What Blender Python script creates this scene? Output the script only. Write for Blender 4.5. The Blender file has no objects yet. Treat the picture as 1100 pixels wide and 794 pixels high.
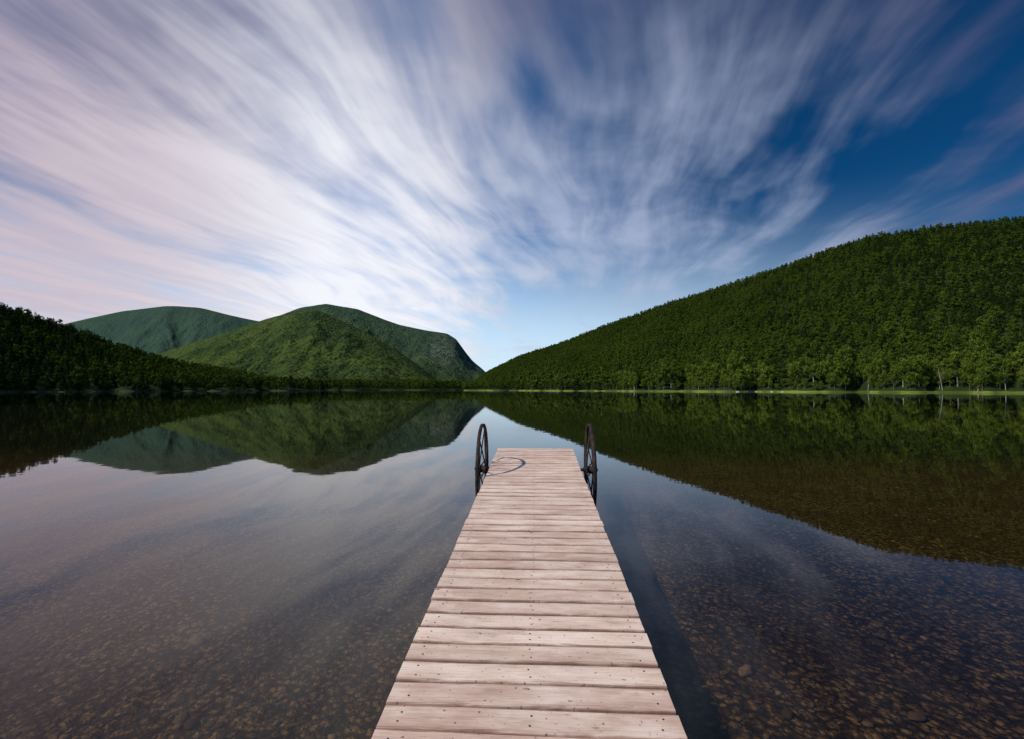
import bpy, math, random
import numpy as np
from mathutils import Vector, Euler, Matrix, noise as mnoise
random.seed(7); np.random.seed(7)
S=bpy.context.scene
S.view_settings.view_transform='Standard'; S.view_settings.look='None'; S.view_settings.exposure=0
C=bpy.context.collection
F=519.0; CAMZ=1.5
PITCH=math.radians(90+2.32); YAW=math.radians(2.98)
cam_d=bpy.data.cameras.new("camera"); cam=bpy.data.objects.new("camera",cam_d); C.objects.link(cam)
cam_d.sensor_width=36; cam_d.lens=36*F/1100; cam_d.clip_end=20000; cam_d.clip_start=0.05
cam.location=(0,0,CAMZ); cam.rotation_euler=(PITCH,0,YAW); S.camera=cam
RM=Euler((PITCH,0,YAW)).to_matrix()
def px(u,v):
    d=RM@Vector(((u-550)/F,(397-v)/F,-1)); return d
def te(u,v):
    d=px(u,v); return d.x/d.y, d.z/d.y

# ------------------------------------------------ node helper
class NT:
    def __init__(s,nt): s.nt=nt; s.n=nt.nodes; s.l=nt.links
    def new(s,t,**k):
        n=s.n.new(t)
        for a,b in k.items(): setattr(n,a,b)
        return n
    def put(s,sock,v):
        if v is None: return
        if isinstance(v,bpy.types.NodeSocket): s.l.new(v,sock)
        else: sock.default_value=v
    def m(s,op,a,b=None,c=None,clamp=False):
        n=s.new('ShaderNodeMath',operation=op); n.use_clamp=clamp
        s.put(n.inputs[0],a); s.put(n.inputs[1],b)
        if c is not None: s.put(n.inputs[2],c)
        return n.outputs[0]
    def mix(s,f,a,b,mode='MIX'):
        n=s.new('ShaderNodeMix',data_type='RGBA',blend_type=mode)
        s.put(n.inputs[0],f); s.put(n.inputs[6],a); s.put(n.inputs[7],b); return n.outputs[2]
    def xyz(s,x,y,z):
        n=s.new('ShaderNodeCombineXYZ'); s.put(n.inputs[0],x); s.put(n.inputs[1],y); s.put(n.inputs[2],z); return n.outputs[0]
    def noise(s,vec,scale,detail=4,rough=.5,dist=0):
        n=s.new('ShaderNodeTexNoise'); s.put(n.inputs['Vector'],vec); n.inputs['Scale'].default_value=scale
        n.inputs['Detail'].default_value=detail; n.inputs['Roughness'].default_value=rough; n.inputs['Distortion'].default_value=dist
        return n.outputs['Fac']
    def ss(s,x,lo,hi,a=0.,b=1.):
        n=s.new('ShaderNodeMapRange',interpolation_type='SMOOTHSTEP'); s.put(n.inputs[0],x)
        n.inputs[1].default_value=lo; n.inputs[2].default_value=hi; n.inputs[3].default_value=a; n.inputs[4].default_value=b
        return n.outputs[0]
    def scale(s,vec,sc):
        n=s.new('ShaderNodeVectorMath',operation='MULTIPLY'); s.put(n.inputs[0],vec); n.inputs[1].default_value=sc; return n.outputs[0]
def mat(name):
    m=bpy.data.materials.new(name); m.use_nodes=True; N=NT(m.node_tree)
    p=N.n['Principled BSDF']; return m,N,p
def c4(r,g,b): return (r,g,b,1)

# ------------------------------------------------ world
SUN=Vector((-1,-.5,1)).normalized()
w=bpy.data.worlds.new("World"); S.world=w; w.use_nodes=True
N=NT(w.node_tree); bg=N.n['Background']; bg.inputs[1].default_value=0.1
sky=N.new('ShaderNodeTexSky',sky_type='NISHITA'); sky.sun_disc=False
sky.sun_elevation=math.asin(SUN.z); sky.sun_rotation=math.radians(243.4)
sky.air_density=1.0; sky.dust_density=0.6; sky.ozone_density=2.0
tc=N.new('ShaderNodeTexCoord'); sp=N.new('ShaderNodeSeparateXYZ'); N.l.new(tc.outputs['Generated'],sp.inputs[0])
X,Y,Z=sp.outputs
zz=N.m('ADD',N.m('MAXIMUM',Z,0.0),0.05)
# cloud-layer plane coordinates; "lane" runs across the wind, "along" with it
lane=N.m('DIVIDE',N.m('SUBTRACT',X,N.m('MULTIPLY',Y,0.12)),zz)
along=N.m('DIVIDE',Y,zz)
wn1=N.new('ShaderNodeTexNoise'); N.l.new(N.xyz(lane,N.m('MULTIPLY',along,.75),4.0),wn1.inputs['Vector']); wn1.inputs['Scale'].default_value=.85; wn1.inputs['Detail'].default_value=2.5
wob=N.m('MULTIPLY',N.m('SUBTRACT',wn1.outputs['Fac'],.5),.62)
lw=N.m('ADD',lane,wob)
A=N.noise(N.xyz(N.m('MULTIPLY',lw,1.0),N.m('MULTIPLY',along,.30),5.3),1.5,4,.5,.15)
B=N.noise(N.xyz(N.m('MULTIPLY',lw,3.5),N.m('MULTIPLY',along,.52),7.7),1.5,4,.55,.18)
Cn=N.noise(N.xyz(N.m('MULTIPLY',lane,1.15),N.m('MULTIPLY',along,.85),1.3),1.9,4,.55,.3)
def dirdot(u,v):
    d=px(u,v).normalized()
    n=N.new('ShaderNodeVectorMath',operation='DOT_PRODUCT'); N.l.new(tc.outputs['Generated'],n.inputs[0]); n.inputs[1].default_value=d
    return n.outputs['Value']
def blob(u,v,rad,amp):
    return N.ss(dirdot(u,v),math.cos(math.radians(rad)),1.0,0,amp)
nz=N.m('ADD',N.m('MULTIPLY',A,.40),N.m('ADD',N.m('MULTIPLY',B,.30),N.m('MULTIPLY',Cn,.30)))
dens=N.m('ADD',N.m('MULTIPLY',N.m('SUBTRACT',nz,.5),4.3),.20)
terms=[]
for b in [(20,230,58,.60),(300,320,30,.42),(640,220,14,.36),(500,20,24,.10),(800,140,20,.16),(790,280,9,-.22),(1040,190,14,-.16),(625,120,11,-.26),(1100,0,24,-.10),(570,385,9,-.3),(300,60,22,-.06)]:
    terms.append(blob(*b))
for c0,wd,am in [(1.36,.16,.42),(1.76,.12,.34),(.50,.18,.14),(.92,.14,.18)]:
    d=N.m('ABSOLUTE',N.m('SUBTRACT',N.m('ADD',lane,N.m('MULTIPLY',wob,.35)),c0)); terms.append(N.ss(d,0,wd*1.6,am,0))
for t in terms: dens=N.m('ADD',dens,t)
dens=N.ss(dens,-.04,1.30)
col=sky.outputs[0]
col=N.mix(1.0,col,c4(.52,1.18,1.75),'MULTIPLY')
pol=N.ss(dirdot(1180,-20),math.cos(math.radians(70)),math.cos(math.radians(14)),1.0,.24)
pc=N.xyz(N.m('POWER',pol,2.2),N.m('POWER',pol,1.15),pol)
col=N.mix(1.0,col,pc,'MULTIPLY')
tl=N.ss(dirdot(0,-90),math.cos(math.radians(36)),1.0,0,.85); col=N.mix(tl,col,c4(1.1,1.0,1.8))
haze=N.m('MULTIPLY',N.ss(Z,.0,.36,.95,0),N.ss(dirdot(380,370),math.cos(math.radians(68)),.94,.12,1))
col=N.mix(haze,col,c4(7.0,8.7,10.2))
glow=N.ss(dirdot(260,325),math.cos(math.radians(44)),.975,0,1)
ccol=N.mix(glow,c4(1.6,1.5,2.5),c4(9.4,9.4,10.0))
warm=N.ss(dirdot(-170,190),math.cos(math.radians(33)),1.0,0,.85)
ccol=N.mix(warm,ccol,c4(5.6,4.5,5.2))
ccol=N.mix(N.ss(dirdot(720,250),math.cos(math.radians(28)),1.0,0,.75),ccol,c4(5.2,6.2,8.3))
ccol=N.mix(N.ss(B,.38,.62,.12,0),ccol,c4(2.0,2.3,4.2))
col=N.mix(N.m('MULTIPLY',dens,.95),col,ccol)
N.l.new(col,bg.inputs[0])

sun=bpy.data.lights.new("sun",'SUN'); so=bpy.data.objects.new("sun",sun); C.objects.link(so)
sun.energy=4.2; sun.angle=math.radians(.9); sun.color=(1,.93,.82)
so.rotation_euler=(-SUN).to_track_quat('-Z','Y').to_euler(); so.location=(-20,-10,20)

# ------------------------------------------------ mesh helper
def mesh_obj(name,verts,faces,mats=(),smooth=False,parent=None,loc=(0,0,0)):
    me=bpy.data.meshes.new(name)
    if isinstance(verts,np.ndarray): verts=verts.tolist()
    if isinstance(faces,np.ndarray): faces=faces.tolist()
    me.from_pydata(verts,[],faces)
    for m in mats: me.materials.append(m)
    if smooth: me.polygons.foreach_set('use_smooth',[True]*len(me.polygons))
    me.update()
    ob=bpy.data.objects.new(name,me); C.objects.link(ob); ob.location=loc
    if parent: ob.parent=parent
    return ob
def tag(o,label=None,category=None,kind=None,group=None):
    if label: o["label"]=label
    if category: o["category"]=category
    if kind: o["kind"]=kind
    if group: o["group"]=group

# ------------------------------------------------ materials
def leaf_mat(name,c1,c2,c3):
    m,N,p=mat(name)
    oi=N.new('ShaderNodeObjectInfo'); geo=N.new('ShaderNodeNewGeometry')
    at=N.new('ShaderNodeAttribute',attribute_name='tint')
    big=N.noise(geo.outputs['Position'],.018,2,.6)
    f=N.m('ADD',N.m('MULTIPLY',oi.outputs['Random'],.4),N.m('MULTIPLY',N.ss(big,.35,.65),.6))
    col=N.mix(f,c1,c2)
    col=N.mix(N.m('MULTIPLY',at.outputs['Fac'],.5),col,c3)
    d=N.new('ShaderNodeBsdfDiffuse'); N.l.new(col,d.inputs[0]); N.n.remove(p)
    N.l.new(d.outputs[0],N.n['Material Output'].inputs[0]); return m
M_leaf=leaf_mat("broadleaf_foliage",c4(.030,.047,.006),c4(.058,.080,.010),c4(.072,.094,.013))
M_shore=leaf_mat("sunlit_toned_shore_foliage",c4(.040,.062,.008),c4(.085,.112,.013),c4(.125,.150,.022))  # broadleaf greens brightened for shore trees; sunlit look is put into the colour
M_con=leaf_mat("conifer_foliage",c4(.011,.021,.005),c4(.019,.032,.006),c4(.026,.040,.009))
def bark_mat(name,a,b):
    m,N,p=mat(name); g=N.new('ShaderNodeTexCoord')
    f=N.noise(N.scale(g.outputs['Object'],(3,3,1)),1.5,4,.6)
    N.l.new(N.mix(N.ss(f,.35,.65),a,b),p.inputs['Base Color']); p.inputs['Roughness'].default_value=.85; return m
M_bark=bark_mat("bark",c4(.04,.032,.024),c4(.09,.075,.055))
M_birch=bark_mat("pale_bark",c4(.15,.135,.11),c4(.34,.31,.27))
m,N,p=mat("forest_floor"); M_floor=m
geo=N.new('ShaderNodeNewGeometry'); sy=N.new('ShaderNodeSeparateXYZ'); N.l.new(geo.outputs['Position'],sy.inputs[0])
f=N.noise(geo.outputs['Position'],.08,5,.65)
col=N.mix(N.ss(f,.35,.65),c4(.012,.022,.005),c4(.022,.036,.007))
f2=N.noise(geo.outputs['Position'],.05,3,.6)
gr=N.mix(N.ss(f2,.42,.60),c4(.05,.075,.010),c4(.16,.19,.025))
gr=N.mix(N.ss(sy.outputs[0],-140,-60,1,0),gr,c4(.02,.035,.008))
col=N.mix(N.ss(N.m('ADD',sy.outputs[2],N.m('MULTIPLY',f,.8)),.9,1.3),gr,col)
col=N.mix(N.ss(sy.outputs[2],.03,.10),c4(.05,.045,.025),col)
N.l.new(col,p.inputs['Base Color']); p.inputs['Roughness'].default_value=.9; p.inputs['Specular IOR Level'].default_value=.1
# far canopy: closed forest seen from kilometres away
m,N,p=mat("mountain_canopy"); M_far=m
geo=N.new('ShaderNodeNewGeometry'); sy=N.new('ShaderNodeSeparateXYZ'); N.l.new(geo.outputs['Position'],sy.inputs[0])
fv=N.new('ShaderNodeTexVoronoi',feature='F1'); N.l.new(geo.outputs['Position'],fv.inputs['Vector']); fv.inputs['Scale'].default_value=.10
fb=N.noise(geo.outputs['Position'],.0045,6,.7); fm=N.noise(geo.outputs['Position'],.040,5,.75)
s1=N.new('ShaderNodeSeparateXYZ'); N.l.new(fv.outputs['Color'],s1.inputs[0])
col=N.mix(N.ss(fb,.42,.58),c4(.018,.034,.009),c4(.058,.080,.015))
col=N.mix(N.m('MULTIPLY',s1.outputs[0],.4),col,c4(.085,.105,.02)); col=N.mix(N.ss(fm,.45,.60,0,.72),col,c4(.012,.025,.009))
def band(x,c,r): return N.ss(N.m('ABSOLUTE',N.m('SUBTRACT',x,c)),r*.5,r,1,0)
tc_=te(496,380)[0]*2400
rockm=N.m('MULTIPLY',N.m('MULTIPLY',band(sy.outputs[0],tc_,160),band(sy.outputs[1],2350,380)),N.m('MULTIPLY',N.ss(sy.outputs[2],50,100),N.ss(fm,.44,.56,1,0)))
col=N.mix(N.m('MULTIPLY',rockm,.7),col,c4(.14,.14,.105))
col=N.mix(N.ss(sy.outputs[1],1300,3300,.06,.70),col,c4(.042,.076,.062))  # aerial haze put into the base colour: bluer and paler with distance
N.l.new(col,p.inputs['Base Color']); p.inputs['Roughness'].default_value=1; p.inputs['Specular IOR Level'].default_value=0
bp=N.new('ShaderNodeBump'); bp.inputs['Strength'].default_value=1; bp.inputs['Distance'].default_value=7
N.l.new(N.m('ADD',N.m('SUBTRACT',1.0,fv.outputs['Distance']),N.m('MULTIPLY',fm,1.6)),bp.inputs['Height']); N.l.new(bp.outputs[0],p.inputs['Normal'])

# ------------------------------------------------ hills
def fbm(x,y,s,seed=0):
    r=np.random.RandomState(seed); o=np.zeros_like(x,dtype=float); a=1;tot=0
    for k in range(5):
        for q in range(3):
            th=r.uniform(0,math.pi*2); ph=r.uniform(0,6.28)
            o+=a*np.sin((x*math.cos(th)+y*math.sin(th))/s*6.28*(2**k)*r.uniform(.8,1.2)+ph)/3
        tot+=a; a*=.5
    return o/tot
class Hill:
    def __init__(s,name,sil,y0,y1,tree,rough=.05,power=1.12,seed=1,smooth=.012,fold=0):
        P=sorted(te(u,v) for u,v in sil); s.T=np.array([q[0] for q in P]); s.E=np.array([q[1] for q in P])
        s.tmin,s.tmax=s.T[0],s.T[-1]; s.fold=fold
        s.y0f,s.y1f=y0,y1; s.tree=tree; s.rough=rough; s.pw=power; s.seed=seed; s.name=name; s.sm=smooth
    def e(s,t):
        o=0
        for k,wt in ((-1,.25),(0,.5),(1,.25)): o=o+wt*np.interp(t+k*s.sm,s.T,s.E)
        return o
    def y0(s,t):
        b=s.y0f(t); return b*(1+.025*np.sin(t*37+s.seed)+.012*np.sin(t*91+2*s.seed))
    def y1(s,t): return s.y1f(t)
    def h(s,x,y):
        t=x/y; a=s.y0(t); b=s.y1(t); q=(y-a)/(b-a)
        H=s.e(t)*b+CAMZ-s.tree
        qq=np.clip(q,0,1)
        p=qq**s.pw
        p=p-np.clip(q-1,0,2)*.5
        env=np.clip(qq*4,0,1)*(np.clip((1-qq)*3,0,1)*.95+.05)
        n=fbm(x,y,(b-a)*.55+60,s.seed)*s.rough*env
        if s.fold:  # gullies running down the slope
            sa=lambda v: np.sqrt(v*v+.012)
            g=sa(fbm(x+.15*y,y*.25,300,s.seed+40)); g2=sa(fbm(x-.2*y,y*.5,130,s.seed+50)); n=n-(s.fold*(.22-g)*1.2+s.fold*.35*(.22-g2))*env
            n=n+.010*fbm(x,y,60,s.seed+3)*env
        d=y-a
        bank=np.clip(d*.16-.12,-3,1.3)
        return bank+np.maximum(H-1,0)*(p+n*np.where(q>0,1,0))
    def build(s,matl,nt=260,nr=70):
        tt=np.linspace(s.tmin,s.tmax,nt); qq=np.concatenate([[-.03,-.01,0,.005,.01,.02,.03],np.linspace(.045,1.5,nr-7)])
        T,Q=np.meshgrid(tt,qq); a=s.y0(T); b=s.y1(T); Y=a+(b-a)*Q; X=T*Y
        Z=s.h(X,Y); V=np.stack([X,Y,Z],-1).reshape(-1,3)
        i=np.arange(nr-1)[:,None]*nt+np.arange(nt-1)[None,:]; i=i.ravel()
        Fc=np.stack([i,i+1,i+nt+1,i+nt],-1)
        o=mesh_obj(s.name,V,Fc,[matl],True); tag(o,kind="structure"); return o
    def scatter(s,sp,dmin,qmax=1.06):
        tt=np.linspace(s.tmin,s.tmax,80); ys=s.y1(tt)
        xs=np.concatenate([tt*s.y0(tt),tt*ys*1.1]); x0,x1=xs.min(),xs.max(); ya,yb=s.y0(tt).min(),ys.max()*1.1
        gx,gy=np.meshgrid(np.arange(x0,x1,sp),np.arange(ya,yb,sp)); gx=gx.ravel()+np.random.uniform(-.45,.45,gx.size)*sp; gy=gy.ravel()+np.random.uniform(-.45,.45,gy.size)*sp
        t=gx/gy; a=s.y0(t); b=s.y1(t); q=(gy-a)/(b-a)
        k=(t>s.tmin)&(t<s.tmax)&(gy-a>dmin)&(q<qmax)&(t<1.25)&(t>-1.5)
        x,y=gx[k],gy[k]; return np.stack([x,y,s.h(x,y)-.3],-1)

right=Hill("hill",[(498,418),(505,414),(515,405),(522,400),(560,381),(600,369),(660,345),(720,324),(800,299),(880,271),(930,253),(1000,242),(1060,236),(1100,232),(1180,226),(1300,230),(1500,280)],
  lambda t:1/(0.00237+0.00318*t),lambda t:1/(0.00095+0.00085*np.clip(t,-.2,3)),6,.06,1.1,3)
left=Hill("hill",[(-400,270),(-250,290),(-100,304),(0,324),(40,337),(80,350),(120,366),(160,379),(200,389),(260,400),(300,407),(330,413),(345,417)],
  lambda t:np.maximum(200+np.clip(t+1.18,-1,2)*310,110),lambda t:np.maximum(430+np.clip(t+1.18,-1,2)*330,330),8,.03,1.15,5)
midl=Hill("shore_terrain",[(180,408),(250,408),(300,408),(360,407),(400,408),(440,407),(480,409),(520,409),(560,410)],
  lambda t:600+(t+.6)*250,lambda t:1100+0*t,12,.02,1.0,7)
mfront=Hill("mountain",[(60,405),(120,392),(160,382),(190,373),(240,357),(285,342),(315,334),(335,331),(350,335),(370,345),(400,360),(425,374),(450,392),(470,408),(480,416)],
  lambda t:1050+0*t,lambda t:1750+0*t,3,.08,1.2,11,fold=.13)
mback=Hill("mountain",[(200,400),(250,368),(290,343),(320,331),(350,326),(385,332),(410,342),(430,349),(460,355),(480,358),(490,364),(500,378),(508,388),(518,396),(530,408),(545,417)],
  lambda t:1700+0*t,lambda t:2500+0*t,1,.08,1.15,13,smooth=.004,fold=.14)
mfar=Hill("mountain",[(-60,380),(20,360),(60,350),(80,345),(130,334),(180,328),(215,330),(250,339),(290,347),(330,358),(400,385),(470,412)],
  lambda t:2700+0*t,lambda t:3700+0*t,1,.05,1.15,17,fold=.05)
for h in (right,left,midl): h.build(M_floor)
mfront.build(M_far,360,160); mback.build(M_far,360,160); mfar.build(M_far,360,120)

# ------------------------------------------------ tree meshes
def quads(cent,nrm,size,jit=.5):
    n=len(cent); nrm=nrm+np.random.normal(0,jit,(n,3)); nrm/=np.linalg.norm(nrm,axis=1)[:,None]
    a=np.cross(nrm,np.random.normal(0,1,(n,3))); a/=np.linalg.norm(a,axis=1)[:,None]; b=np.cross(nrm,a)
    s=(size*np.random.uniform(.6,1.3,n))[:,None]
    V=np.stack([cent-a*s*.6,cent-b*s*.45,cent+a*s*.6,cent+b*s*.45],1)
    V+=np.random.normal(0,1,V.shape)*s[:,None,:]*.12
    return V.reshape(-1,3), np.arange(n*4).reshape(-1,4)
def set_tint(me,per_face,nper=4):
    a=me.attributes.new('tint','FLOAT','POINT'); a.data.foreach_set('value',np.repeat(per_face,nper).astype(np.float32))
def broadleaf(H,R,seed,n=1100,size=.55,npuf=16):
    np.random.seed(seed); r=np.random
    base=H*.12; cz=(H+base)/2; hz=(H-base)/2
    C_=[];Nn=[];T=[]
    per=n//npuf
    for k in range(npuf):
        d=r.normal(0,1,3); d/=np.linalg.norm(d); rr=r.uniform(.35,.9)
        pr=r.uniform(.26,.46)*R
        zc=cz+d[2]*rr*(hz-pr*.6); taper=1-.45*max(0,(zc-cz)/hz)
        pc=np.array([d[0]*rr*R*taper,d[1]*rr*R*taper,zc])
        v=r.normal(0,1,(per,3)); v/=np.linalg.norm(v,axis=1)[:,None]
        rad=pr*r.uniform(.55,1.15,per)[:,None]
        C_.append(pc+v*rad*np.array([1.1,1.1,.9])); Nn.append(v); T.append(np.clip(r.uniform(-.1,.5)+r.uniform(-.2,.4,per),0,1))
    V,Fc=quads(np.concatenate(C_),np.concatenate(Nn),size,.5)
    return V,Fc,np.concatenate(T)
def conifer(H,R,seed,n=900,size=.5):
    np.random.seed(seed); r=np.random
    z=H*(.1+.9*(1-np.sqrt(r.uniform(0,1,n)))) ; 
    tier=np.round(z/(H/15))*(H/15)+r.normal(0,.12,n); z=np.where(r.uniform(0,1,n)<.75,tier,z)
    rm=R*np.clip(1-z/H,0.02,1)**.75*(1+.25*np.sin(z*3.1+seed)); rho=rm*np.sqrt(r.uniform(.15,1,n)); th=r.uniform(0,6.283,n)
    th=np.where(r.uniform(0,1,n)<.6,np.round(th/.7+z)*.7-z*.7+r.normal(0,.12,n),th)
    c=np.stack([rho*np.cos(th),rho*np.sin(th),z-rho*.28],-1)
    nn=np.stack([np.cos(th)*.6,np.sin(th)*.6,np.ones(n)*.8],-1)
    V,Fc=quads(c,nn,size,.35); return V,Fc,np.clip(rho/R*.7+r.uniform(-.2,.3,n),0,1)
def tube(path,rads,ns=6):
    V=[];Fc=[]
    for k,(pt,rd) in enumerate(zip(path,rads)):
        pt=Vector(pt)
        d=(Vector(path[min(k+1,len(path)-1)])-Vector(path[max(k-1,0)])).normalized()
        a=d.cross(Vector((0.3,1,.1))).normalized(); b=d.cross(a)
        for j in range(ns):
            th=j/ns*6.28318; V.append(tuple(pt+(a*math.cos(th)+b*math.sin(th))*rd))
        if k:
            o=(k-1)*ns
            for j in range(ns): Fc.append((o+j,o+(j+1)%ns,o+ns+(j+1)%ns,o+ns+j))
    Fc.append(tuple(range((len(path)-1)*ns,len(path)*ns)))
    return V,Fc
def trunk_mesh(name,H,r0,seed,limbs,matl,lean=.0,top=.95,crown0=.3):
    rr=random.Random(seed); V=[];Fc=[]
    def add(p,r,ns=6):
        v,f=tube(p,r,ns); o=len(V); V.extend(v); Fc.extend([tuple(i+o for i in q) for q in f])
    path=[];n=8
    for k in range(n+1):
        q=k/n; path.append((lean*H*q*q+rr.uniform(-.1,.1)*q,rr.uniform(-.12,.12)*q,-.5+q*H*top))
    add(path,[r0*(1.25 if k==0 else 1)*(1-.85*k/n) for k in range(n+1)],7)
    for k in range(limbs):
        q=crown0+(top-crown0)*.9*k/max(1,limbs-1); i=int(q*n); p=Vector(path[i]).lerp(Vector(path[min(i+1,n)]),q*n-i)
        th=rr.uniform(0,6.28); L=H*.22*(1.15-q)*rr.uniform(.7,1.3)+.5
        d=Vector((math.cos(th),math.sin(th),rr.uniform(.3,.8)))
        p2=p+d*L*.5; p3=p2+Vector((d.x,d.y,d.z+.4))*L*.5
        add([p,p2,p3],[r0*.4*(1.1-q),r0*.25*(1.1-q),r0*.05],5)
    me=bpy.data.meshes.new(name); me.from_pydata([tuple(v) for v in V],[],Fc); me.materials.append(matl); me.update(); return me
def crown_me(name,data,matl):
    V,Fc,T=data; me=bpy.data.meshes.new(name); me.from_pydata(V.tolist(),[],Fc.tolist()); me.materials.append(matl); me.update(); set_tint(me,T); return me
# detailed crowns for the nearest trees, lighter ones for trees several hundred metres off
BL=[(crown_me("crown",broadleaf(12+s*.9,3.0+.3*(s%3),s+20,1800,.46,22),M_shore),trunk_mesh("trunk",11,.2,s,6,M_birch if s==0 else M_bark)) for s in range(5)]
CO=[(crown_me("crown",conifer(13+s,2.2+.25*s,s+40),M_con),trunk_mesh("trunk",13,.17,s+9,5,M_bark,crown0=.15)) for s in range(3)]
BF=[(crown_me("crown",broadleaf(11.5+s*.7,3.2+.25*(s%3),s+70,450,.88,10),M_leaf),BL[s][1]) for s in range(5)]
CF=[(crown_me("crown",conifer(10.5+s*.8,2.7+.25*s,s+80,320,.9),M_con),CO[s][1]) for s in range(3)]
np.random.seed(99)

def make_tree(name,cm,tm,loc,sc,rz,label,cat,grp,lean=0):
    e=bpy.data.objects.new(name,None); C.objects.link(e); e.empty_display_size=.5
    e.location=loc; e.scale=(sc,sc,sc*random.uniform(.9,1.2)); e.rotation_euler=(random.gauss(0,.02),lean,rz)
    tag(e,label,cat,group=grp)
    t=bpy.data.objects.new("trunk",tm); C.objects.link(t); t.parent=e
    c=None
    if cm: c=bpy.data.objects.new("crown",cm); C.objects.link(c); c.parent=e
    return e,c
src_b=[None]*5; src_c=[None]*3
L_b="leafy green broadleaf tree on the lake shore"; L_c="dark green pointed conifer on the lake shore"
nb=ncf=0
def along_shore(h,t0,t1,sp,d0,d1,conf,s0=.5,s1=1.0,dark=False):
    global nb,ncf
    t=t0
    while t<t1:
        y=float(h.y0(np.array(t)))+random.uniform(d0,d1); x=t*y; z=float(h.h(np.array(x),np.array(y)))-.1
        far=y>360 or dark
        sz=random.uniform(s0,s1)
        cc=conf(t) if callable(conf) else conf
        if random.random()<cc:
            k=random.randrange(3); q=(CF if far else CO)[k]; e,c=make_tree("conifer_tree",q[0],q[1],(x,y,z),sz*1.05,random.uniform(0,6.28),L_c,"tree","trees along the lake shore")
            if far: src_c[k]=src_c[k] or c
            ncf+=1
        else:
            k=random.randrange(5); q=(BF if far else BL)[k]; e,c=make_tree("broadleaf_tree",q[0],q[1],(x,y,z),sz,random.uniform(0,6.28),L_b,"tree","trees along the lake shore")
            if far: src_b[k]=src_b[k] or c
            nb+=1
        dt=.002; a=float(h.y0(np.array(t))); b=float(h.y0(np.array(t+dt))); L=math.hypot(a*t-b*(t+dt),a-b)
        t+=sp*random.uniform(.4,1.6)*dt/L
lconf=lambda t: float(np.clip(.08+(-.68-t)*2.0,.08,.75))  # darker conifers denser to the left, standing in for shade on this hill
along_shore(right,-.08,1.15,3.6,2.2,5,.08,.30,.85)
along_shore(right,-.04,1.15,3.6,5,11,.14,.7,1.3)
along_shore(left,-1.3,-.45,4.2,2.5,8,lconf,.5,1.0,True)
print("TREES",nb,ncf)
for (u,dd,sc,ln) in [(932,1.8,.8,.06),(1012,2.4,1.0,-.08),(1050,1.8,.9,.18),(1080,2.4,.9,-.05)]:
    t=te(u,410)[0]; y=float(right.y0(np.array(t)))+dd; x=t*y; z=float(right.h(np.array(x),np.array(y)))-.1
    tm=trunk_mesh("trunk",10.5,.15,u,9,M_birch,lean=ln,crown0=.35)
    e,c=make_tree("bare_tree",None,tm,(x,y,z),sc,random.uniform(0,6.28),"pale leafless tree standing at the water's edge","tree","bare trees on the shore",ln)

def forest(name,pts,label,smin,smax,conf):
    n=len(pts); me=bpy.data.meshes.new(name); me.from_pydata(pts.tolist(),[],[]); 
    sc=np.random.uniform(smin,smax,n)
    a=me.attributes.new('sc','FLOAT','POINT'); a.data.foreach_set('value',sc.astype(np.float32))
    a=me.attributes.new('rz','FLOAT','POINT'); a.data.foreach_set('value',np.random.uniform(0,6.28,n).astype(np.float32))
    cl=fbm(pts[:,0],pts[:,1],120,5)*.9
    cf=conf(pts) if callable(conf) else conf
    isc=np.random.uniform(0,1,n)<np.clip(cf+cl*.5,0,1)
    idx=np.where(isc,np.random.randint(5,8,n),np.random.randint(0,5,n))
    a=me.attributes.new('idx','INT','POINT'); a.data.foreach_set('value',idx.astype(np.int32))
    ob=bpy.data.objects.new(name,me); C.objects.link(ob); tag(ob,label,"forest","stuff")
    ng=bpy.data.node_groups.new("scatter",'GeometryNodeTree')
    ng.interface.new_socket("Geometry",in_out='INPUT',socket_type='NodeSocketGeometry'); ng.interface.new_socket("Geometry",in_out='OUTPUT',socket_type='NodeSocketGeometry')
    gi=ng.nodes.new('NodeGroupInput'); go=ng.nodes.new('NodeGroupOutput'); jn=ng.nodes.new('GeometryNodeJoinGeometry')
    for o in reversed(src_b+src_c):
        oi=ng.nodes.new('GeometryNodeObjectInfo'); oi.inputs[0].default_value=o; oi.inputs['As Instance'].default_value=True
        ng.links.new(oi.outputs['Geometry'],jn.inputs[0])
    ip=ng.nodes.new('GeometryNodeInstanceOnPoints')
    ng.links.new(gi.outputs[0],ip.inputs['Points']); ng.links.new(jn.outputs[0],ip.inputs['Instance'])
    ip.inputs['Pick Instance'].default_value=True
    def na(nm,ty):
        q=ng.nodes.new('GeometryNodeInputNamedAttribute'); q.data_type=ty; q.inputs[0].default_value=nm; return q.outputs[0]
    ng.links.new(na('idx','INT'),ip.inputs['Instance Index'])
    cx=ng.nodes.new('ShaderNodeCombineXYZ'); ng.links.new(na('rz','FLOAT'),cx.inputs[2]); ng.links.new(cx.outputs[0],ip.inputs['Rotation'])
    ng.links.new(na('sc','FLOAT'),ip.inputs['Scale']); ng.links.new(ip.outputs[0],go.inputs[0])
    md=ob.modifiers.new("scatter",'NODES'); md.node_group=ng
    print(name,n)
def rconf(P):  # conifers denser rightward and uphill; corner darkening put into the tree mix
    t=P[:,0]/P[:,1]; return np.clip(-.12+np.clip(t-.1,0,1)*.72+np.clip(P[:,2]/90,0,1)*.34,0,.85)
forest("forest",right.scatter(4.3,9),"dense green mixed forest covering the lakeside hill",.38,.76,rconf)
forest("forest",left.scatter(5.6,6),"dark dense forest covering the lakeside hill",.55,.95,lambda P:np.clip(.08+(-.68-P[:,0]/P[:,1])*2.3,.08,.9))  # conifer share rises leftward, darkening the canopy in place of shade
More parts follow.
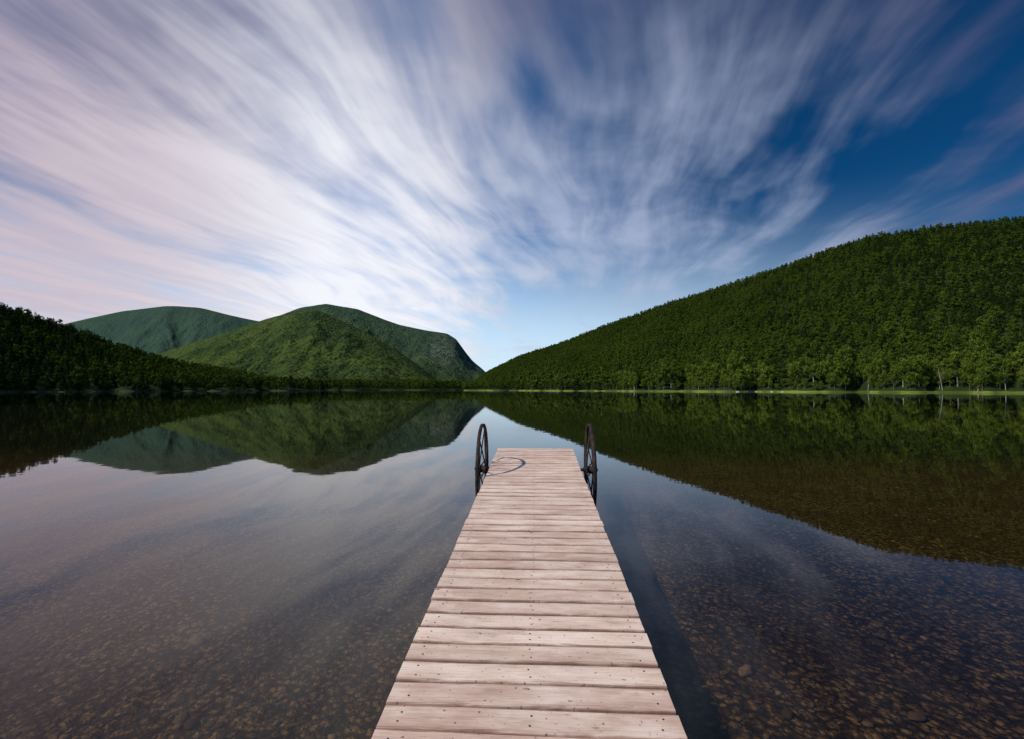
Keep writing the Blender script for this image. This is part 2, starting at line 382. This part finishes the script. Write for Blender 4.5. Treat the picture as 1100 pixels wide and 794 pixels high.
forest("forest",midl.scatter(6.5,3,.45),"flat band of green woodland along the far shore",.6,1.2,.03)

# ------------------------------------------------ ground sheet (lake bed) & water
def bedz(y): return np.interp(y,[-60,-20,-3,-1,0,2,6.5,12,25,60,9000],[5,1.8,.25,.03,-.08,-.14,-.19,-.42,-1.5,-5,-5])
ya=np.concatenate([np.linspace(-60,-4,12),np.linspace(-3,14,120),np.geomspace(14.5,9000,40)])
xa=np.concatenate([-np.geomspace(12,9000,25)[::-1],np.linspace(-11,11,120),np.geomspace(12,9000,25)])
XX,YY=np.meshgrid(xa,ya); ZZ=bedz(YY)+np.where(np.abs(YY)<14,1,0)*fbm(XX,YY,6,9)*.03
V=np.stack([XX,YY,ZZ],-1).reshape(-1,3); nx=len(xa); i=(np.arange(len(ya)-1)[:,None]*nx+np.arange(nx-1)[None,:]).ravel()
m,N,p=mat("gravel_bed"); M_bed=m
geo=N.new('ShaderNodeNewGeometry'); pos=geo.outputs['Position']; sy=N.new('ShaderNodeSeparateXYZ'); N.l.new(pos,sy.inputs[0])
wn=N.new('ShaderNodeTexNoise'); N.l.new(pos,wn.inputs['Vector']); wn.inputs['Scale'].default_value=9
wv=N.new('ShaderNodeVectorMath',operation='MULTIPLY_ADD'); N.l.new(wn.outputs['Color'],wv.inputs[0]); wv.inputs[1].default_value=(.06,.06,0); N.l.new(N.xyz(sy.outputs[0],sy.outputs[1],0.0),wv.inputs[2]); flat=wv.outputs[0]
def vor(scale):
    v=N.new('ShaderNodeTexVoronoi',feature='F1'); N.l.new(flat,v.inputs['Vector']); v.inputs['Scale'].default_value=scale; return v
v1=vor(25); v2=vor(70)
s1=N.new('ShaderNodeSeparateXYZ'); N.l.new(v1.outputs['Color'],s1.inputs[0])
s2=N.new('ShaderNodeSeparateXYZ'); N.l.new(v2.outputs['Color'],s2.inputs[0])
r=N.m('ADD',N.m('MULTIPLY',s1.outputs[0],.6),N.m('MULTIPLY',s2.outputs[0],.4))
col=N.mix(N.ss(r,.3,.92),c4(.062,.036,.016),c4(.25,.155,.075))
gap=N.ss(v1.outputs['Distance'],.32,.70); col=N.mix(N.m('MULTIPLY',gap,.85),col,c4(.012,.008,.004))
patch=N.noise(flat,.7,4,.6); col=N.mix(N.ss(patch,.42,.64,0,.6),col,c4(.038,.023,.011))
col=N.mix(N.ss(sy.outputs[2],-1.3,-.25),c4(.012,.013,.005),col)  # deeper bed darker: silt tone that also stands in for light absorbed by water
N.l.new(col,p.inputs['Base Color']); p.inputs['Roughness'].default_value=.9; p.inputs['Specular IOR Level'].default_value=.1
bp=N.new('ShaderNodeBump'); bp.inputs['Strength'].default_value=1; bp.inputs['Distance'].default_value=.022
N.l.new(N.m('SUBTRACT',1.0,N.m('ADD',v1.outputs['Distance'],N.m('MULTIPLY',v2.outputs['Distance'],.4))),bp.inputs['Height']); N.l.new(bp.outputs[0],p.inputs['Normal'])
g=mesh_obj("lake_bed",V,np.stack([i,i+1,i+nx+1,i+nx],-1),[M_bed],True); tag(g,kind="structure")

m,N,p=mat("lake_water")
N.n.remove(p); fr=N.new('ShaderNodeFresnel'); fr.inputs[0].default_value=1.333
gl=N.new('ShaderNodeBsdfGlossy'); gl.inputs['Roughness'].default_value=.02; gl.inputs['Color'].default_value=c4(.98,.97,.96)
tr=N.new('ShaderNodeBsdfTransparent'); tr.inputs[0].default_value=c4(.92,.85,.70)
ms=N.new('ShaderNodeMixShader'); N.l.new(fr.outputs[0],ms.inputs[0]); N.l.new(tr.outputs[0],ms.inputs[1]); N.l.new(gl.outputs[0],ms.inputs[2])
N.l.new(ms.outputs[0],N.n['Material Output'].inputs[0])
geo=N.new('ShaderNodeNewGeometry'); bp=N.new('ShaderNodeBump'); bp.inputs['Strength'].default_value=.12; bp.inputs['Distance'].default_value=.01
N.l.new(N.noise(geo.outputs['Position'],1.3,2,.5),bp.inputs['Height']); N.l.new(bp.outputs[0],gl.inputs['Normal'])
wtr=mesh_obj("water",[(-9000,-1000,0),(9000,-1000,0),(9000,9000,0),(-9000,9000,0)],[(0,1,2,3)],[m]); tag(wtr,kind="structure")

# gravel stones
import bmesh
bm=bmesh.new(); bmesh.ops.create_icosphere(bm,subdivisions=2,radius=1); 
ico=np.array([v.co[:] for v in bm.verts]); icf=np.array([[v.index for v in f.verts] for f in bm.faces]); bm.free()
def stone(sx,sy_,sz,seed):
    v=ico.copy(); o=Vector((seed*3.1,seed*1.7,0))
    for k in range(len(v)): v[k]*=1+.45*mnoise.noise(Vector(v[k])*1.2+o)
    v=v*np.array([sx,sy_,sz]); th=seed*1.3; c,s=math.cos(th),math.sin(th)
    return v@np.array([[c,s,0],[-s,c,0],[0,0,1]])
m,N,p=mat("pebble_stone"); M_peb=m
at=N.new('ShaderNodeAttribute',attribute_name='tint'); g2=N.new('ShaderNodeNewGeometry')
col=N.mix(at.outputs['Fac'],c4(.055,.036,.02),c4(.25,.165,.095)); n=N.noise(g2.outputs['Position'],30,3,.6)
col=N.mix(N.ss(n,.4,.7,0,.5),col,c4(.045,.03,.018)); N.l.new(col,p.inputs['Base Color']); p.inputs['Roughness'].default_value=.85; p.inputs['Specular IOR Level'].default_value=.1
protos=[stone(1,random.uniform(.6,.9),random.uniform(.35,.55),k) for k in range(12)]
VS=[];FS=[];TS=[];off=0
for k in range(8000):
    y=1.2+10*random.random()**1.3; x=random.uniform(-1.25,1.3)*(y+.8)
    s=.008+.017*random.random()**3 + (.012 if random.random()<.03 else 0)
    th=random.uniform(0,6.28); c,sn=math.cos(th),math.sin(th)
    v=(random.choice(protos)*s)@np.array([[c,sn,0],[-sn,c,0],[0,0,1]])+np.array([x,y,float(bedz(y))+s*.2+float(fbm(np.array([x]),np.array([y]),6,9)[0])*.03])
    VS.append(v); FS.append(icf+off); off+=len(v); TS.append(np.full(len(v),random.random()**2*.85))
o=mesh_obj("gravel",np.concatenate(VS),np.concatenate(FS),[M_peb],True); a=o.data.attributes.new('tint','FLOAT','POINT'); a.data.foreach_set('value',np.concatenate(TS).astype(np.float32))
tag(o,"loose brown pebbles lying on the shallow lake bed","gravel","stuff")
for k,(u,v,s,tn) in enumerate([(213,690,.07,.45),(801,722,.06,.8),(195,776,.05,.3),(985,772,.045,.25),(700,640,.045,.3)]):
    d=px(u,v); z0=-.15; q=(z0-CAMZ)/d.z; x,y=d.x*q,d.y*q; 
    o=mesh_obj("stone",stone(s*1.1,s*.65,s*.4,k+31),icf,[M_peb],True,loc=(x,y,float(bedz(y))+s*.15))
    a=o.data.attributes.new('tint','FLOAT','POINT'); a.data.foreach_set('value',np.full(len(ico),tn,dtype=np.float32))
    tag(o,"smooth brown stone lying on the lake bed under shallow water","stone",group="stones on the lake bed")
m,N,p=mat("shore_rock"); g2=N.new('ShaderNodeNewGeometry'); N.l.new(N.mix(N.noise(g2.outputs['Position'],2,4,.6),c4(.16,.14,.12),c4(.40,.37,.32)),p.inputs['Base Color']); p.inputs['Roughness'].default_value=.85
for k,u in enumerate([792,803,812,818,829,841]):
    t=te(u,418)[0]; y=float(right.y0(np.array(t)))+random.uniform(.4,1.2); s=random.uniform(.3,.7)
    o=mesh_obj("boulder",stone(s*1.8,s,s*.5,k+60),icf,[m],True,loc=(t*y,y,.08)); tag(o,"pale grey boulder at the wooded lake edge","rock",group="rocks along the shore")

# ------------------------------------------------ dock
TAN=math.tan(math.radians(3.5)); ZD0=CAMZ-1.43/math.cos(math.radians(3.5))
def dz(y): return ZD0+TAN*y
base=Vector((0,.3,0))
dock=bpy.data.objects.new("dock",None); C.objects.link(dock); dock.location=base
tag(dock,"long weathered plank dock with iron wagon wheels standing in shallow water","dock")
XL,XR=-.633,.565
m,N,p=mat("weathered_planks"); M_pl=m
uv=N.new('ShaderNodeAttribute',attribute_name='pl'); su=N.new('ShaderNodeSeparateXYZ'); N.l.new(uv.outputs['Vector'],su.inputs[0])
geo=N.new('ShaderNodeNewGeometry'); so_=N.new('ShaderNodeSeparateXYZ'); N.l.new(geo.outputs['Position'],so_.inputs[0])
rnd=su.outputs[2]; px_,pv=su.outputs[0],su.outputs[1]
gv=N.xyz(N.m('ADD',N.m('MULTIPLY',px_,1.6),N.m('MULTIPLY',rnd,37.)),N.m('MULTIPLY',pv,5.),N.m('MULTIPLY',rnd,91.))
grain=N.noise(gv,2.2,7,.7,.8)
gv2=N.xyz(N.m('ADD',N.m('MULTIPLY',px_,4.),N.m('MULTIPLY',rnd,17.)),N.m('MULTIPLY',pv,26.),rnd)
fine=N.noise(gv2,2.0,4,.6,.2)
blot=N.noise(N.xyz(N.m('ADD',px_,N.m('MULTIPLY',rnd,53.)),N.m('MULTIPLY',pv,.35),rnd),3.2,5,.6)
rv=N.m('FRACT',N.m('MULTIPLY',rnd,7.31))
wear=N.noise(N.xyz(so_.outputs[0],N.m('MULTIPLY',so_.outputs[1],.8),2.0),1.8,5,.6)
col=N.mix(rnd,c4(.46,.310,.225),c4(.73,.545,.42))
col=N.mix(N.m('MULTIPLY',rv,.4),col,c4(.64,.41,.33))
col=N.mix(N.ss(wear,.48,.66,0,.4),col,c4(.40,.26,.195))
col=N.mix(N.ss(grain,.45,.72,0,.65),col,c4(.34,.195,.135))
col=N.mix(N.ss(blot,.42,.72,0,.55),col,c4(.84,.69,.56))
col=N.mix(N.ss(blot,.46,.28,0,.55),col,c4(.31,.20,.15))
col=N.mix(N.ss(fine,.50,.72,0,.5),col,c4(.25,.14,.10))
edge=N.m('ABSOLUTE',N.m('SUBTRACT',pv,.5)); col=N.mix(N.ss(N.m('ADD',edge,N.m('MULTIPLY',N.m('SUBTRACT',grain,.5),.45)),.38,.53,0,.8),col,c4(.20,.09,.06))
kv=N.new('ShaderNodeTexVoronoi',feature='F1'); N.l.new(N.xyz(N.m('ADD',px_,N.m('MULTIPLY',rnd,71.)),N.m('MULTIPLY',pv,.30),0.0),kv.inputs['Vector']); kv.inputs['Scale'].default_value=3.6
kf=N.ss(kv.outputs['Distance'],.03,.095,.85,0); col=N.mix(kf,col,c4(.12,.055,.038))
spk=N.noise(N.xyz(so_.outputs[0],so_.outputs[1],0.0),48,2,.5); col=N.mix(N.ss(spk,.66,.71,0,.7),col,c4(.07,.045,.035))
N.l.new(col,p.inputs['Base Color']); p.inputs['Roughness'].default_value=.75; p.inputs['Specular IOR Level'].default_value=.2
bp=N.new('ShaderNodeBump'); bp.inputs['Strength'].default_value=.45; bp.inputs['Distance'].default_value=.004
N.l.new(N.m('ADD',grain,N.m('MULTIPLY',fine,.6)),bp.inputs['Height']); N.l.new(bp.outputs[0],p.inputs['Normal'])
m,N,p=mat("nail_steel"); p.inputs['Base Color'].default_value=c4(.05,.04,.035); p.inputs['Roughness'].default_value=.6; p.inputs['Metallic'].default_value=.6; M_nail=m
m,N,p=mat("beam_wood"); M_beam=m; g2=N.new('ShaderNodeNewGeometry')
N.l.new(N.mix(N.noise(N.scale(g2.outputs['Position'],(8,1,12)),3,4,.6),c4(.10,.06,.04),c4(.25,.16,.11)),p.inputs['Base Color']); p.inputs['Roughness'].default_value=.85

V=[];Fc=[];A_=[];MI=[]
pitch=.1455; th_=.036
def plank(y,wd,x0,x1,rot,dzv,tilt):
    rn=random.random()
    nxs=18; e=.007
    prof=[(0,-th_),(0,-e),(.002,-.002),(e,0),(wd*.3,-.0010),(wd*.5,-.0014),(wd*.7,-.0010),(wd-e,0),(wd-.002,-.002),(wd,-e),(wd,-th_)]
    b=len(V); np_=len(prof); ph=random.uniform(0,6)
    for k in range(nxs+1):
        q=k/nxs; x=x0+(x1-x0)*q; bow=.0018*math.sin(q*5+ph)
        for (v,z) in prof:
            yy=y+v+bow+rot*(x-(x0+x1)/2); zz=dz(yy)+z+dzv+tilt*(v-wd/2)+.001*math.sin(q*7+ph)
            V.append((x,yy,zz)); A_.append((x,min(max(v/wd,0),1),rn))
    for k in range(nxs):
        for j in range(np_):
            j2=(j+1)%np_; Fc.append((b+k*np_+j,b+(k+1)*np_+j,b+(k+1)*np_+j2,b+k*np_+j2)); MI.append(0)
    Fc.append(tuple(b+j for j in range(np_))); MI.append(0)
    Fc.append(tuple(b+nxs*np_+j for j in range(np_))[::-1]); MI.append(0)
    for xc in (XL+.075,XR-.075,(XL+XR)/2):
        for vv in (.28,.72):
            if random.random()<.12: continue
            xn=xc+random.uniform(-.012,.012); yn=y+wd*vv+random.uniform(-.008,.008)+rot*(xn-(x0+x1)/2); zn=dz(yn)+dzv+.0006+tilt*(vv*wd-wd/2)
            b=len(V); rr=.0048
            V.append((xn,yn,zn+.0006)); A_.append((0,.5,rn))
            for j in range(8): V.append((xn+rr*math.cos(j*.7854),yn+rr*math.sin(j*.7854),zn-.0002)); A_.append((0,.5,rn))
            for j in range(8): Fc.append((b,b+1+j,b+1+(j+1)%8)); MI.append(1)
y=.42
YEND=7.87
npl=round((YEND-y)/pitch); y=YEND-npl*pitch
for k in range(npl):
    gap=random.uniform(.008,.017); plank(y+random.uniform(-.001,.001),pitch-gap,XL+random.uniform(-.006,.005),XR+random.uniform(-.005,.006),random.gauss(0,.0028),random.uniform(-.002,.002),random.gauss(0,.010)); y+=pitch
V=np.array(V)-np.array(base)
deck=mesh_obj("deck",V,Fc,[M_pl,M_nail],False,dock); tag(deck,"weathered pinkish-brown cross planks")
deck.data.polygons.foreach_set('material_index',MI)
a=deck.data.attributes.new('pl','FLOAT_VECTOR','POINT'); a.data.foreach_set('vector',np.array(A_,dtype=np.float32).ravel())
def boxpath(x0,x1,ya,yb,top,bot):
    v=[]
    for yy in (ya,yb):
        for x,zz in ((x0,bot),(x1,bot),(x1,top),(x0,top)): v.append((x-base.x,yy-base.y,dz(yy)+zz))
    return v,[(0,1,2,3),(7,6,5,4),(0,4,5,1),(1,5,6,2),(2,6,7,3),(3,7,4,0)]
for x0 in (XL+.03,XR-.07,(XL+XR)/2-.02):
    v,f=boxpath(x0,x0+.04,.45,YEND-.02,-.040,-.165); b_=mesh_obj("beam",v,f,[M_beam],False,dock)
v,f=boxpath(XL+.072,XR-.072,YEND-.06,YEND-.025,-.042,-.16); mesh_obj("end_joist",v,f,[M_beam],False,dock)
m,N,p=mat("rusty_iron"); M_iron=m; g2=N.new('ShaderNodeTexCoord')
N.l.new(N.mix(N.ss(N.noise(g2.outputs['Object'],14,4,.6),.4,.65),c4(.012,.009,.008),c4(.05,.026,.016)),p.inputs['Base Color']); p.inputs['Roughness'].default_value=.75; p.inputs['Metallic'].default_value=.1; p.inputs['Specular IOR Level'].default_value=.25
WY=6.5; WZ=.43; WR=.605
def lathe(prof,n=64):
    v=[];f=[];k=len(prof)
    for i in range(n):
        th=i/n*2*math.pi
        for (x,r_) in prof: v.append((x,r_*math.cos(th),r_*math.sin(th)))
    for i in range(n):
        for j in range(k):
            j2=(j+1)%k; i2=(i+1)%n; f.append((i*k+j,i*k+j2,i2*k+j2,i2*k+j))
    return v,f
def wheel(cx):
    V=[];Fc=[]
    for k in range(14):
        th=k/14*2*math.pi+.1; sx=.045 if k%2 else -.045
        p0=(sx,.05*math.cos(th),.05*math.sin(th)); p1=(sx*.25,(WR-.015)*math.cos(th),(WR-.015)*math.sin(th))
        v,f=tube([p0,p1],[.0100,.0090],6); o=len(V); V+=v; Fc+=[tuple(i+o for i in q) for q in f]
    wo=mesh_obj("wheel",V,Fc,[M_iron],True,dock,loc=(cx-base.x,WY-base.y,WZ-base.z)); tag(wo,"large dark iron spoked wagon wheel")
    e=.004
    v,f=lathe([(-.022,WR-.012),(-.022,WR-e),(-.019,WR),(.019,WR),(.022,WR-e),(.022,WR-.012),(.009,WR-.015),(.006,WR-.026),(-.006,WR-.026),(-.009,WR-.015)],96); mesh_obj("rim",v,f,[M_iron],True,wo)
    v,f=lathe([(-.085,.012),(-.085,.034),(-.06,.040),(-.05,.062),(-.03,.062),(-.02,.045),(.02,.045),(.03,.062),(.05,.062),(.06,.040),(.085,.034),(.085,.012)],24); mesh_obj("hub",v,f,[M_iron],False,wo)
wheel(-.735); wheel(.695)
v,f=tube([(-.84,0,0),(.80,0,0)],[.02,.02],12); f.append(tuple(range(12))[::-1]); mesh_obj("axle",v,f,[M_iron],False,dock,loc=(0,WY-base.y,WZ-base.z))
